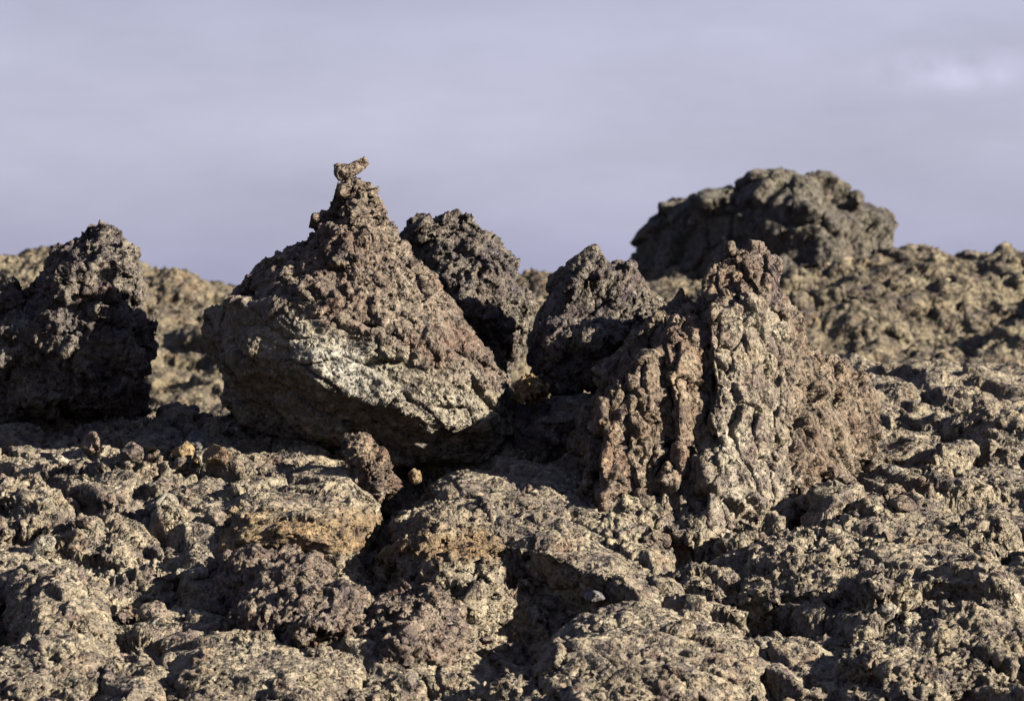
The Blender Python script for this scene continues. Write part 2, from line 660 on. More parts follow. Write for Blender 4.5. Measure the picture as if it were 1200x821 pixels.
def gd(px, py):
    """distance of the ground seen at a pixel"""
    a = np.interp(-py, [-p for p, _ in PL], [d for _, d in PL])
    b = np.interp(-py, [-p for p, _ in PR], [d for _, d in PR])
    w = float(sstep(620, 900, np.float64(px)))
    return float(a + (b - a) * w)


# hollows and swells of the ground: pixel centre, half sizes in metres, height
SW = [(505, 548, .34, .30, -.30), (455, 590, .13, .30, -.22), (640, 690, .30, .22, -.22), (700, 665, .14, .14, -.10),
      (285, 650, .16, .16, -.12), (450, 660, .10, .20, -.12), (580, 430, .3, .35, -.25), (1090, 610, .5, .4, .08),
      (90, 560, .5, .35, .06), (800, 640, .25, .3, -.06), (1010, 720, .3, .25, .08), (900, 690, .2, .2, -.08),
      (1040, 540, .14, .12, -.12), (1090, 455, .7, .9, .06), (150, 700, .15, .15, -.08), (600, 740, .2, .15, -.12)]


def base_z(x, y):
    px = 600 + x / np.maximum(y, 4.) * FPX
    w = sstep(620, 900, px)
    z = np.interp(y, DL, ZL) * (1 - w) + np.interp(y, DR, ZR) * w
    for cx, cy, rx, ry, h in SW:
        c = at(cx, cy, gd(cx, cy))
        z = z + (h * 1.5 if h < 0 else h) * np.exp(-(((x - c.x) / rx) ** 2 + ((y - c.y) / ry) ** 2))
    return z


def axis(segs):
    out = [segs[0][0]]
    for a, b, s0, s1 in segs:
        n = max(2, int(round((b - a) / ((s0 + s1) / 2))))
        t = np.linspace(0, 1, n + 1)[1:]
        r = s1 / s0
        p = t if abs(r - 1) < .01 else (r ** t - 1) / (r - 1)
        out += list(a + (b - a) * p)
    return np.array(out)


def grid(xs, ys):
    X, Y = np.meshgrid(xs, ys)
    nx, ny = len(xs), len(ys)
    i = np.arange(nx * ny).reshape(ny, nx)
    F = np.stack([i[:-1, :-1], i[:-1, 1:], i[1:, 1:], i[1:, :-1]], -1).reshape(-1, 4)
    return X.ravel(), Y.ravel(), F


def build_ground():
    xs = axis([(-16, -5, 1.0, .2), (-5, -2.35, .1, .009), (-2.35, 2.5, .0084, .0084), (2.5, 5, .009, .1), (5, 16, .2, 1.0)])
    ys = axis([(-6, 7.5, .8, .15), (7.5, 9.35, .1, .009), (9.35, 12.8, .0081, .0081), (12.8, 16.3, .009, .02), (16.3, 22, .05, .25)])
    X, Y, F = grid(xs, ys)
    Z = base_z(X, Y)
    V = np.stack([X, Y, Z], 1).astype(np.float32)
    Q = V * np.array([1, 1, .6], np.float32)
    V[:, 2] += 0.09 * fbm(Q / .75, 3, .5, 11) + 0.055 * fbm(Q / .38, 2, .5, 12, 'billow')
    f1, f2, rv = worley(stretch(warp(V, .3, .12, 23, 3), (1, -.75, -.2), 1.6) / .5, 24)
    V[:, 2] += (rv - .5) * .10 * sstep(0, .12, f2 - f1) - .13 * (1 - sstep(0, .13, f2 - f1)) * (1 - sstep(13., 14., Y))
    smooth = sstep(-.22, .12, fbm((V / .5).astype(np.float32), 2, .5, 77))        # patches of smoother crust among clinker
    crest = sstep(13.6, 14.6, Y).astype(np.float32)
    smooth = np.maximum(smooth, crest)
    V = warp(V, .26, .06, 13, 2)
    N = normals(V, F)
    g = (1, -.75, -.2)
    V = V + N * (shards(stretch(V, g, 1.8) / .24, 14, 1., .8, .45, .06) * .07 * (1 - .4 * smooth))[:, None]
    N = normals(V, F)
    a = 1.0 - .86 * smooth
    W = stretch(warp(V, .09, .04, 15, 1), g, 1.8)
    r = fbm(W / .075, 4, .62, 17, 'ridge')
    V = V + N * (a * shards(W / .068, 16, 1.2, .9, .4, .06) * .022 + (.4 + .6 * a) * r * .019)[:, None]
    N = normals(V, F)
    V = V + N * (a * (shards(V / .028, 20, 1.2, 1., .4, .07) * .012 - pits(V, .05, .12, .4, 18) * .022) - pits(V, .03, .12, .42, 22) * .009)[:, None]
    V = warp(V, 0.018, 0.005, 21, 1)
    o = make_obj('ground', V, F, M['ground'])
    o['kind'] = 'structure'
    return V, xs, ys


GV, gxs, gys = build_ground()
st = 3
gi = np.arange(len(gxs) * len(gys)).reshape(len(gys), len(gxs))[::st, ::st]
gq = np.stack([gi[:-1, :-1], gi[:-1, 1:], gi[1:, 1:], gi[1:, :-1]], -1).reshape(-1, 4)
used, inv = np.unique(gq, return_inverse=True)
BVH = BVHTree.FromPolygons(GV[used].tolist(), inv.reshape(-1, 4).tolist())


def drop(x, y):
    h = BVH.ray_cast(Vector((x, y, 6)), Vector((0, 0, -1)))
    return h[0]


# ------------------------------------------------------------------ the ridge and the plain behind
TOP = [(-300, 268), (-60, 270), (46, 272), (135, 278), (160, 290), (205, 296), (255, 311), (300, 322), (420, 330), (560, 305), (600, 297), (645, 297),
       (672, 306), (720, 318), (752, 312), (800, 294), (860, 284), (950, 287), (1040, 285), (1080, 279), (1154, 269), (1230, 264), (1500, 262)]


def build_ridge():
    D0 = 25.0
    xs = axis([(-24, -6, 1.0, .05), (-6, 6, .028, .028), (6, 24, .05, 1.0)])
    ys = axis([(18.5, 21.5, .12, .03), (21.5, 26.5, .026, .026), (26.5, 60, .04, 4.)])
    X, Y, F = grid(xs, ys)
    px = 600 + X / D0 * FPX
    top = np.interp(px, [p for p, _ in TOP], [at(600, q + 36, D0).z for _, q in TOP])
    foot = np.interp(px, [0, 300, 700, 1100], [.55, .45, .55, .35])
    wl = sstep(500, 800, px)
    # the left slope leans back, the right one is a steep broken front
    y0 = 21.6 + .9 * wl + .4 * np.sin(X * .9 + 1)
    y1 = 25.3 - .4 * wl + .25 * np.sin(X * 1.7)
    t = np.clip((Y - y0) / (y1 - y0), 0, 1)
    sh = (1 - (1 - t) ** 1.7)
    Z = foot + (top - foot) * sh
    Z = np.where(Y > 26.2, top - (Y - 26.2) * .16, Z)
    V = np.stack([X, Y, Z], 1).astype(np.float32)
    V = warp(V, 1.1, .24, 51, 2)
    N = normals(V, F)
    V = V + N * (shards(V / .8, 52, 1., .8, .35, .05) * .15)[:, None]
    N = normals(V, F)
    W = warp(V, .25, .1, 53, 1)
    V = V + N * (fbm(W / .5, 5, .62, 55, 'ridge') * .085 + shards(stretch(W, (1, 0, -.7), 1.7) / .28, 54, 1.2, .9, .45, .05) * .05)[:, None]
    N = normals(V, F)
    V = V + N * (shards(V / .10, 56, 1.2, 1., .35) * .03)[:, None]
    o = make_obj('lava_ridge', V, F, M['far'])
    o['kind'] = 'structure'
    X, Y, F = grid(axis([(-2500, -40, 200, 8), (-40, 40, 2., 2.), (40, 2500, 8, 200)]), axis([(-900, 14, 120, 2), (14, 70, 2, 2), (70, 4000, 4, 300)]))
    Z = np.full(len(X), -.9)
    V = np.stack([X, Y, Z], 1).astype(np.float32)
    V[:, 2] += .5 * fbm(V / 14., 3, .5, 61) + 1.1 * fbm(V / 45., 2, .5, 62)
    o = make_obj('lava_plain', V, F, M['far'])
    o['kind'] = 'structure'


build_ridge()

# ------------------------------------------------------------------ the pinnacle boulder
D = 12.3
base = at(430, 530, D)
pin = tag(empty('boulder', base), 'tallest boulder, a pointed brown cone rising from a pale ridged shell', 'boulder')
shell = [
    H(D, (244, 367, .0), (241, 385, .05), (250, 420, .08), (262, 478, .15), (250, 372, .3),
      (272, 352, -.22), (340, 353, -.42), (400, 375, -.44), (460, 400, -.45), (540, 440, -.36), (598, 458, -.15),
      (292, 420, -.36), (380, 450, -.50), (470, 480, -.48), (560, 498, -.32), (606, 470, 0), (605, 492, .0), (596, 508, .05), (602, 470, .3),
      (300, 498, .0), (350, 512, -.1), (410, 522, -.2), (470, 530, -.24), (530, 537, -.23), (565, 532, -.12),
      (300, 400, .5), (420, 400, .6), (540, 430, .55), (560, 500, .5), (320, 490, .5), (430, 530, .5), (350, 345, .3), (480, 365, .4)),
]
cone = [
    H(D, (262, 362, .02), (288, 332, .02), (335, 350, -.30), (420, 372, -.38), (505, 395, -.36), (572, 425, -.12), (582, 446, .05),
      (330, 345, .4), (450, 350, .5), (560, 410, .4), (318, 305, .02), (350, 296, -.12), (415, 292, -.22), (490, 312, -.12), (520, 342, .02),
      (548, 392, .0), (440, 290, .3), (350, 300, .3)),
    H(D, (334, 292, .03), (370, 272, .02), (390, 260, -.08), (428, 258, -.10), (455, 270, .02), (474, 290, .02), (498, 318, .02),
      (420, 305, -.27), (350, 312, -.12), (420, 270, .22), (350, 300, .22), (480, 310, .2)),
    H(D, (388, 250, .02), (392, 234, .02), (397, 213, .02), (422, 211, .02), (433, 220, .02), (435, 238, .02), (450, 262, .02),
      (410, 262, -.15), (404, 236, -.09), (426, 226, -.06), (415, 236, .1), (410, 265, .15), (372, 262, .02)),
    H(D, (364, 266, -.04), (370, 256, -.02), (384, 256, -.02), (396, 276, -.06), (374, 284, -.06), (378, 266, .06), (388, 270, -.1)),
    H(D, (391, 217, -.02), (398, 213, -.01), (412, 216, -.01), (414, 232, -.05), (393, 234, -.02), (400, 222, .05), (404, 226, -.08)),
    H(D, (440, 385, -.40), (500, 400, -.40), (550, 428, -.33), (592, 452, -.12), (596, 470, -.1), (540, 462, -.36), (470, 430, -.45), (580, 432, .15), (500, 385, .1), (560, 470, .1)),
    # broken block standing on the shell's rim
    H(D, (352, 332, -.40), (380, 328, -.38), (398, 352, -.44), (392, 372, -.42), (350, 372, -.42), (362, 340, -.2), (390, 350, -.15)),
    H(D, (286, 330, -.05), (318, 312, -.10), (340, 318, -.22), (345, 345, -.30), (296, 352, -.16), (310, 330, .1)),
]
V, F = hull_union(shell + cone, .0066)
Va = rough(V, F, 'crust', 101, 1.0, (1, -.1, -.48))
Vb = rough(V, F, 'clinker', 111, .9)
up = (.58 + .42 * sstep(at(400, 300, D).z, at(400, 250, D).z, V[:, 2])).astype(np.float32)[:, None]
Vb = V + (Vb - V) * up                                   # solid lower down, crumbling towards the tip
LX, LZ = [], []
for q in ((200, 345), (262, 352), (345, 356), (400, 378), (460, 412), (520, 432), (570, 446), (620, 462)):
    p = at(q[0], q[1], D - .3)
    LX.append(p.x)
    LZ.append(p.z)
zone = np.interp(V[:, 0], LX, LZ) - V[:, 2] - .45 * np.maximum(V[:, 1] - (D - .1), 0) + .15 * fbm((V / .22).astype(np.float32), 5, .62, 119)
wz = sstep(-.05, .04, zone).astype(np.float32)[:, None]
V = Va * wz + Vb * (1 - wz)
isshell = zone[F].mean(1) > 0
for nm, sel in (('shell', isshell), ('clinker_cone', ~isshell)):
    used_v, iv = np.unique(F[sel], return_inverse=True)
    oo = make_obj(nm, V[used_v], iv.reshape(-1, 4), M['pinnacle'], pin, base)
    vv = V[used_v]
    q = at(402, 432, D - .45)
    e1 = ((vv[:, 0] - q.x) * .85 - (vv[:, 2] - q.z) * .5) / .22
    e2 = ((vv[:, 0] - q.x) * .5 + (vv[:, 2] - q.z) * .85) / .085
    pl = .8 * np.exp(-(e1 ** 2 + e2 ** 2)) * (vv[:, 1] < D) + .18 * sstep(.15, .5, fbm(stretch(vv, (1, -.1, -.48), 4.) / .05, 3, .55, 118)) * sstep(0, .1, zone[used_v])
    pl = np.clip(pl * (1 + 1.2 * fbm((vv / .05).astype(np.float32), 3, .6, 117)), 0, .9).astype(np.float32)
    oo.data.attributes.new('pale', 'FLOAT', 'POINT').data.foreach_set('value', pl)
    at_ = oo.data.attributes.new('zone', 'FLOAT', 'POINT')
    at_.data.foreach_set('value', sstep(-.07, .07, zone[used_v]).astype(np.float32))

o = rock('perched_stone', [
    H(D, (393, 188, -.03), (396, 187, .03), (411, 189, -.03), (411, 188, .03), (412, 198, -.035), (408, 203, .03), (398, 203, -.02), (393, 197, .02)),
    H(D, (404, 190, -.03), (406, 190, .03), (424, 182, -.02), (426, 181, .02), (431, 188, -.012), (431, 187, .014), (420, 196, -.02), (408, 202, -.02), (412, 199, .03))],
    .0035, 'none', M['clinker'], 121)
tag(o, 'small brown animal-shaped stone balanced on the very tip of the pointed boulder', 'stone')
me = o.data
Vp = np.empty(len(me.vertices) * 3, np.float32)
me.vertices.foreach_get('co', Vp)
Vp = Vp.reshape(-1, 3)
Vp = warp(Vp, .02, .004, 5, 2)
Vp = (Vp - Vp.mean(0)) * np.array([1.12, 1.3, 1.35], np.float32) + Vp.mean(0)
me.vertices.foreach_set('co', Vp.ravel())
ox, oy, oz = o.location
near = (np.abs(V[:, 0] - at(402, 200, D).x) < .03) & (np.abs(V[:, 1] - oy) < .05)
o.location.z += float(V[near, 2].max()) - .03 - (oz + float(Vp[:, 2].min()))

# ------------------------------------------------------------------ the dark rock in the boulder's shadow
D = 12.95
o = rock('rock', [
    H(D, (-40, 400, 0), (-30, 480, 0), (40, 385, -.25), (60, 470, -.38), (120, 370, -.32), (165, 368, -.1), (180, 378, .0), (170, 402, .0), (156, 425, -.08), (158, 480, -.12), (150, 395, -.3),
      (20, 400, .5), (160, 400, .45), (150, 480, .4), (-20, 480, .5), (20, 350, .1), (60, 350, -.2)),
    H(D, (30, 345, .05), (44, 322, .05), (60, 302, .02), (74, 284, .0), (98, 264, .02), (114, 255, .02), (130, 268, .0), (150, 288, .02), (162, 300, .03), (158, 340, .02), (160, 365, 0),
      (90, 310, -.22), (120, 300, -.2), (140, 350, -.26), (60, 360, -.25), (40, 390, -.2), (100, 320, .35), (150, 350, .3), (40, 360, .35)),
    H(D, (-20, 340, .1), (20, 330, .05), (48, 326, .0), (60, 380, -.2), (-10, 420, 0), (20, 380, .4)),
    H(D, (140, 366, -.1), (172, 366, -.05), (182, 378, .0), (176, 398, .0), (140, 400, -.1), (160, 380, .15), (160, 385, -.2)),
], .009, 'clinker', M['dark'], 131, 1.0)
tag(o, 'dark craggy rock beside the pointed boulder, mostly shaded with sunlit patches near its top', 'rock')

# ------------------------------------------------------------------ the rock behind the boulder
D = 13.5
o = rock('rock', [
    H(D, (486, 268, .05), (500, 260, .02), (540, 255, .02), (558, 256, .02), (563, 276, .0), (590, 296, .03), (600, 330, .03), (560, 340, -.25), (510, 330, -.2), (520, 280, -.1),
      (540, 300, .35), (500, 320, .3), (480, 360, 0), (590, 340, .3)),
    H(D, (500, 330, 0), (598, 326, 0), (620, 352, .0), (621, 385, .02), (600, 415, .0), (580, 460, .0), (500, 460, 0), (560, 360, -.3), (600, 380, -.2), (580, 440, -.1), (520, 400, -.2),
      (540, 350, .45), (600, 390, .35), (520, 460, .4)),
    H(D, (479, 263, .0), (490, 262, .0), (496, 274, .0), (484, 272, .02), (490, 270, .08), (490, 268, -.06)),
], .0085, 'clinker', M['dark'], 141, 1.0)
tag(o, 'rough flat-topped brown rock wedged right behind the pointed boulder', 'rock')

# ------------------------------------------------------------------ the twisted rock and the blocks below it
D = 12.95
o = rock('rock', [
    H(D, (626, 372, .05), (645, 342, .05), (655, 324, .0), (668, 306, .0), (690, 296, .0), (700, 289, .0), (706, 304, .02), (690, 330, -.14), (660, 370, -.16), (640, 400, -.08), (625, 420, 0), (680, 330, .25), (650, 380, .3), (712, 340, .1), (700, 400, -.1), (700, 430, .2)),
    H(D, (700, 312, -.02), (726, 304, .02), (738, 314, .0), (750, 328, .0), (752, 340, .02), (720, 350, -.12), (700, 345, -.1), (725, 330, .2), (700, 400, .0), (750, 390, .0), (745, 390, .3)),
    H(D, (700, 352, -.1), (740, 345, -.06), (775, 348, .0), (785, 368, .0), (780, 420, -.1), (700, 420, -.15), (740, 370, .3), (780, 400, .3)),
    H(D, (659, 366, -0.20), (669, 370, -0.20), (659, 342, -0.27), (670, 348, -0.27), (664, 366, .0), (664, 345, .0)),
    H(D, (659, 345, -0.27), (669, 349, -0.27), (669, 325, -0.29), (680, 331, -0.29), (664, 345, .0), (674, 328, .0)),
    H(D, (669, 328, -0.29), (679, 332, -0.29), (685, 312, -0.27), (696, 318, -0.27), (674, 328, .0), (690, 315, .0)),
    H(D, (685, 315, -0.27), (695, 319, -0.27), (701, 305, -0.20), (712, 311, -0.20), (690, 315, .0), (706, 308, .0)),
], .0085, 'crust', M['dark'], 151, 1.0, grain=(.6, 0, .8))
tag(o, 'twisted dark rock with a curled fold and hooked tip, behind the dark blocks', 'rock')

D = 12.45
o = rock('rock', [
    H(D, (632, 392, .0), (655, 378, .0), (700, 372, .0), (728, 378, .0), (735, 400, -.12), (728, 445, -.1), (660, 455, -.05), (625, 445, 0), (640, 400, -.1), (690, 395, -.2),
      (700, 390, .35), (640, 420, .35), (720, 440, .35))], .0085, 'clinker', M['dark'], 161, .9)
tag(o, 'dark block with a thin sunlit top edge, in front of the twisted rock', 'rock')
D = 12.25
o = rock('rock', [
    H(D, (606, 478, .0), (640, 466, .0), (690, 464, -.05), (702, 480, -.08), (690, 530, -.1), (640, 545, -.12), (605, 535, 0), (625, 490, -.12), (670, 485, -.2),
      (660, 470, .35), (610, 520, .35), (700, 530, .35))], .009, 'crust', M['dark'], 171, 1.0)
tag(o, 'low shaded block wedged between the pointed boulder and the streaked outcrop', 'rock')
o = rock('stone', [H(12.15, (603, 452, 0), (618, 445, 0), (640, 450, 0), (637, 464, -.03), (612, 470, -.04), (620, 455, -.06), (620, 452, .1), (634, 462, .1))],
         .006, 'clinker', M['ochre'], 172, .45)
tag(o, 'orange-tinted stone touching the right end of the pointed boulder', 'stone')

# ------------------------------------------------------------------ the streaked outcrop
base = at(850, 590, 12.0)
out = tag(empty('outcrop', base), 'broad brown outcrop with an upright streaked pale face and broken ribs', 'outcrop')
core = [
    H(12.0, (812, 350, .2), (842, 316, .22), (868, 304, .2), (896, 316, .25), (907, 334, .3), (918, 362, .35), (924, 392, .45),
      (838, 360, -.06), (905, 352, .10), (928, 430, .02), (830, 440, -.22), (885, 588, -.45), (940, 572, -.3), (960, 480, .1), (806, 400, -.06), (788, 480, -.25), (786, 560, -.42), (830, 594, -.5),
      (850, 340, .8), (940, 420, 1.0), (800, 400, .8), (900, 600, .6), (780, 590, .5)),
    H(12.0, (912, 404, .3), (950, 416, .45), (985, 428, .6), (1012, 445, .65), (1030, 482, .65), (1018, 535, .3), (1000, 552, .15), (940, 575, -.28), (930, 440, .0), (980, 470, .2),
      (940, 420, 1.0), (1010, 470, 1.2), (950, 580, .8), (1010, 570, .8)),
    H(12.0, (686, 480, -.22), (712, 432, -.14), (744, 394, -.02), (796, 352, .10), (830, 360, .10), (830, 480, -.18), (800, 560, -.38), (740, 576, -.48), (690, 548, -.36), (672, 528, -.22),
      (715, 425, .7), (796, 352, .8), (690, 540, .6), (790, 600, .5)),
]
def streaks(o):
    """pale streaked crust in the middle of the outcrop, brown clinker on its flanks"""
    n = len(o.data.vertices)
    v = np.empty(n * 3, np.float32)
    o.data.vertices.foreach_get('co', v)
    v = v.reshape(-1, 3) + np.array(base, np.float32)
    px = 600 + v[:, 0] / v[:, 1] * FPX
    py = HORIZON - (v[:, 2] - CAM_Z) / v[:, 1] * FPX
    n1 = fbm((stretch(v, (.12, 0, 1), 4.) / .07).astype(np.float32), 3, .55, 207)
    z = sstep(795, 850, px + 12 * n1) * (1 - sstep(905, 950, px + 25 * n1)) * sstep(335, 365, py + 30 * n1)
    z = np.maximum(z, sstep(.0, .4, n1) * .8 * sstep(500, 560, py))
    z = np.clip(z + .55 * n1, 0, 1).astype(np.float32)
    o.data.attributes.new('zone', 'FLOAT', 'POINT').data.foreach_set('value', z)


streaks(rock('rock_mass', core, .009, 'fracture', M['outcrop'], 201, 1.0, out, base, grain=(.12, 0, 1)))


def rib(d, p, thick=.28, back=None):
    """an upright plate: pixel corners of its face with depth offsets, given real thickness backwards"""
    f = [at(x, y, d + o_) for x, y, o_ in p]
    f += [v + Vector((0, -.03, -.12)) for v in sorted(f, key=lambda q: q.z)[:2]]
    return f + [v + Vector((random.uniform(-.03, .03), thick, random.uniform(-.02, .02))) for v in f]


ribs = [
    ('slab', M['streak'], rib(11.9, [(836, 358, -.10), (872, 345, .0), (893, 352, .12), (910, 430, .04), (890, 560, -.32), (848, 575, -.46), (838, 470, -.30)]), (.1, 0, 1), 211),
    ('slab', M['streak'], rib(11.85, [(864, 470, -.12), (905, 440, .08), (930, 520, -.02), (920, 582, -.24), (870, 590, -.40)]), (.15, 0, 1), 212),
    ('slab', M['brown'], rib(11.82, [(778, 396, -.06), (800, 368, .02), (828, 380, .06), (824, 520, -.22), (800, 530, -.34), (788, 470, -.22)], .2), (.1, 0, 1), 213),
    ('slab', M['streak'], rib(11.70, [(738, 446, -.10), (762, 418, -.02), (784, 450, .0), (778, 580, -.27), (750, 592, -.36), (742, 520, -.25)], .2), (.15, 0, 1), 214),
    ('slab', M['brown'], rib(11.62, [(704, 478, -.08), (726, 446, .0), (740, 470, .03), (736, 574, -.20), (706, 566, -.30)], .2), (.3, 0, 1), 215),
    ('slab', M['brown'], rib(11.55, [(688, 504, .0), (705, 480, .06), (712, 500, .06), (708, 552, -.08), (690, 550, -.14)], .2), (.4, 0, 1), 216),
    ('slab', M['streak'], rib(11.6, [(784, 542, -.1), (802, 526, -.04), (818, 560, -.08), (824, 596, -.20), (772, 600, -.3)], .2), (.1, 0, 1), 217),
    ('slab', M['streak'], rib(11.6, [(828, 530, -.14), (858, 522, -.06), (882, 560, -.06), (886, 592, -.18), (830, 594, -.32)], .2), (0, 0, 1), 218),
    ('slab', M['streak'], rib(12.0, [(800, 440, -.28), (822, 425, -.18), (834, 470, -.2), (830, 540, -.36), (804, 545, -.46)], .2), (.1, 0, 1), 224),
    ('slab', M['streak'], rib(12.1, [(942, 440, -.08), (962, 445, .02), (972, 500, -.02), (962, 560, -.16), (940, 565, -.26)], .2), (-.2, 0, 1), 225),
    ('slab', M['streak'], rib(11.78, [(762, 420, -.08), (780, 404, .02), (792, 430, .02), (790, 500, -.14), (766, 510, -.24)], .2), (.15, 0, 1), 227),
    ('cap_block', M['brown'], H(12.0, (818, 338, .05), (838, 308, .1), (868, 293, .12), (878, 318, .08), (872, 345, -.02), (850, 362, -.06), (828, 352, .0), (850, 320, .5), (872, 340, .45)), (.3, 0, 1), 219),
    ('cap_block', M['clinker'], H(12.05, (856, 293, .1), (892, 291, .12), (910, 306, .14), (920, 338, .15), (926, 372, .18), (880, 350, -.02), (874, 318, .0), (890, 330, .5), (910, 370, .5)), (.3, 0, 1), 220),
    ('block', M['brown'], H(12.0, (756, 400, .12), (780, 378, .15), (806, 366, .12), (815, 392, -.02), (792, 420, -.06), (764, 425, -.02), (770, 390, .5), (806, 380, .5)), (.4, 0, 1), 221),
    ('block', M['dark'], H(11.95, (735, 425, .1), (760, 405, .12), (772, 430, .02), (765, 455, -.04), (738, 460, .0), (750, 420, .4), (765, 440, .4)), (.4, 0, 1), 222),
    ('block', M['brown'], H(12.05, (952, 418, .25), (972, 416, .3), (990, 434, .35), (988, 460, .2), (962, 470, .1), (950, 445, .12), (970, 430, .7), (985, 450, .7)), (.4, 0, 1), 223),
]
for nm, mt, pts, gr, sd in ribs:
    oo = rock(nm, [pts], .008, 'fracture', M['outcrop'] if mt == M['streak'] else mt, sd, .8, out, base, grain=gr)
    if mt == M['streak']:
        streaks(oo)

# ------------------------------------------------------------------ the boulder on the ridge
D = 25.6
o = rock('boulder', [
    H(D, (741, 306, .6), (745, 281, .6), (758, 255, .6), (772, 246, .6), (800, 238, .5), (850, 231, .3), (875, 229, .2), (905, 245, -.45), (930, 262, -.65), (800, 262, .1), (760, 290, .3), (755, 325, .2), (860, 326, -.6),
      (800, 248, 1.5), (900, 238, 1.4), (760, 316, 1.4), (900, 326, 1.4), (940, 318, -.75)),
    H(D, (850, 236, .1), (872, 220, .1), (886, 210, .1), (905, 207, .1), (950, 211, .1), (975, 218, .1), (1000, 240, .1), (1030, 256, .1), (1038, 272, .1), (1040, 296, .1), (1020, 316, -.2),
      (900, 238, -.45), (950, 242, -.65), (1000, 270, -.5), (900, 316, -.7), (960, 316, -.8), (900, 218, 1.4), (980, 228, 1.3), (1030, 268, 1.2), (1030, 316, 1.2), (870, 316, 1.3)),
    H(D, (992, 234, .0), (998, 227, .0), (1006, 231, .0), (1006, 242, .0), (994, 246, .0), (1000, 236, .15), (1000, 238, -.12)),
], .022, 'none', M['fardark'], 301)
me = o.data
Vp = np.empty(len(me.vertices) * 3, np.float32)
me.vertices.foreach_get('co', Vp)
Vp = Vp.reshape(-1, 3)
Fp = np.empty(len(me.loops), np.int32)
me.loops.foreach_get('vertex_index', Fp)
Fp = Fp.reshape(-1, 4)
Vp = warp(Vp, .5, .13, 302, 3)
Np = normals(Vp, Fp)
Vp = Vp + Np * (shards(Vp / .42, 303, 1.1, .8, .3) * .16 + fbm(Vp / .12, 3, .5, 304, 'ridge') * .03)[:, None]
me.vertices.foreach_set('co', Vp.astype(np.float32).ravel())
tag(o, 'big rounded dark boulder sitting on top of the far ridge against the sky', 'boulder')


# ------------------------------------------------------------------ foreground boulders bedded in the ground
def bedded(outline, inner, under=.35):
    """outline pixels lie on the ground, inner pixels stand proud of it by a height towards the viewer"""
    pts = []
    for px, py in outline:
        d = gd(px, py)
        pts.append(at(px, py, d + .02))
        p = at(px, py, d)
        pts.append(Vector((p.x, p.y + under * .6, p.z - under)))
    for px, py, h in inner:
        pts.append(at(px, py, gd(px, py) - h))
    return pts


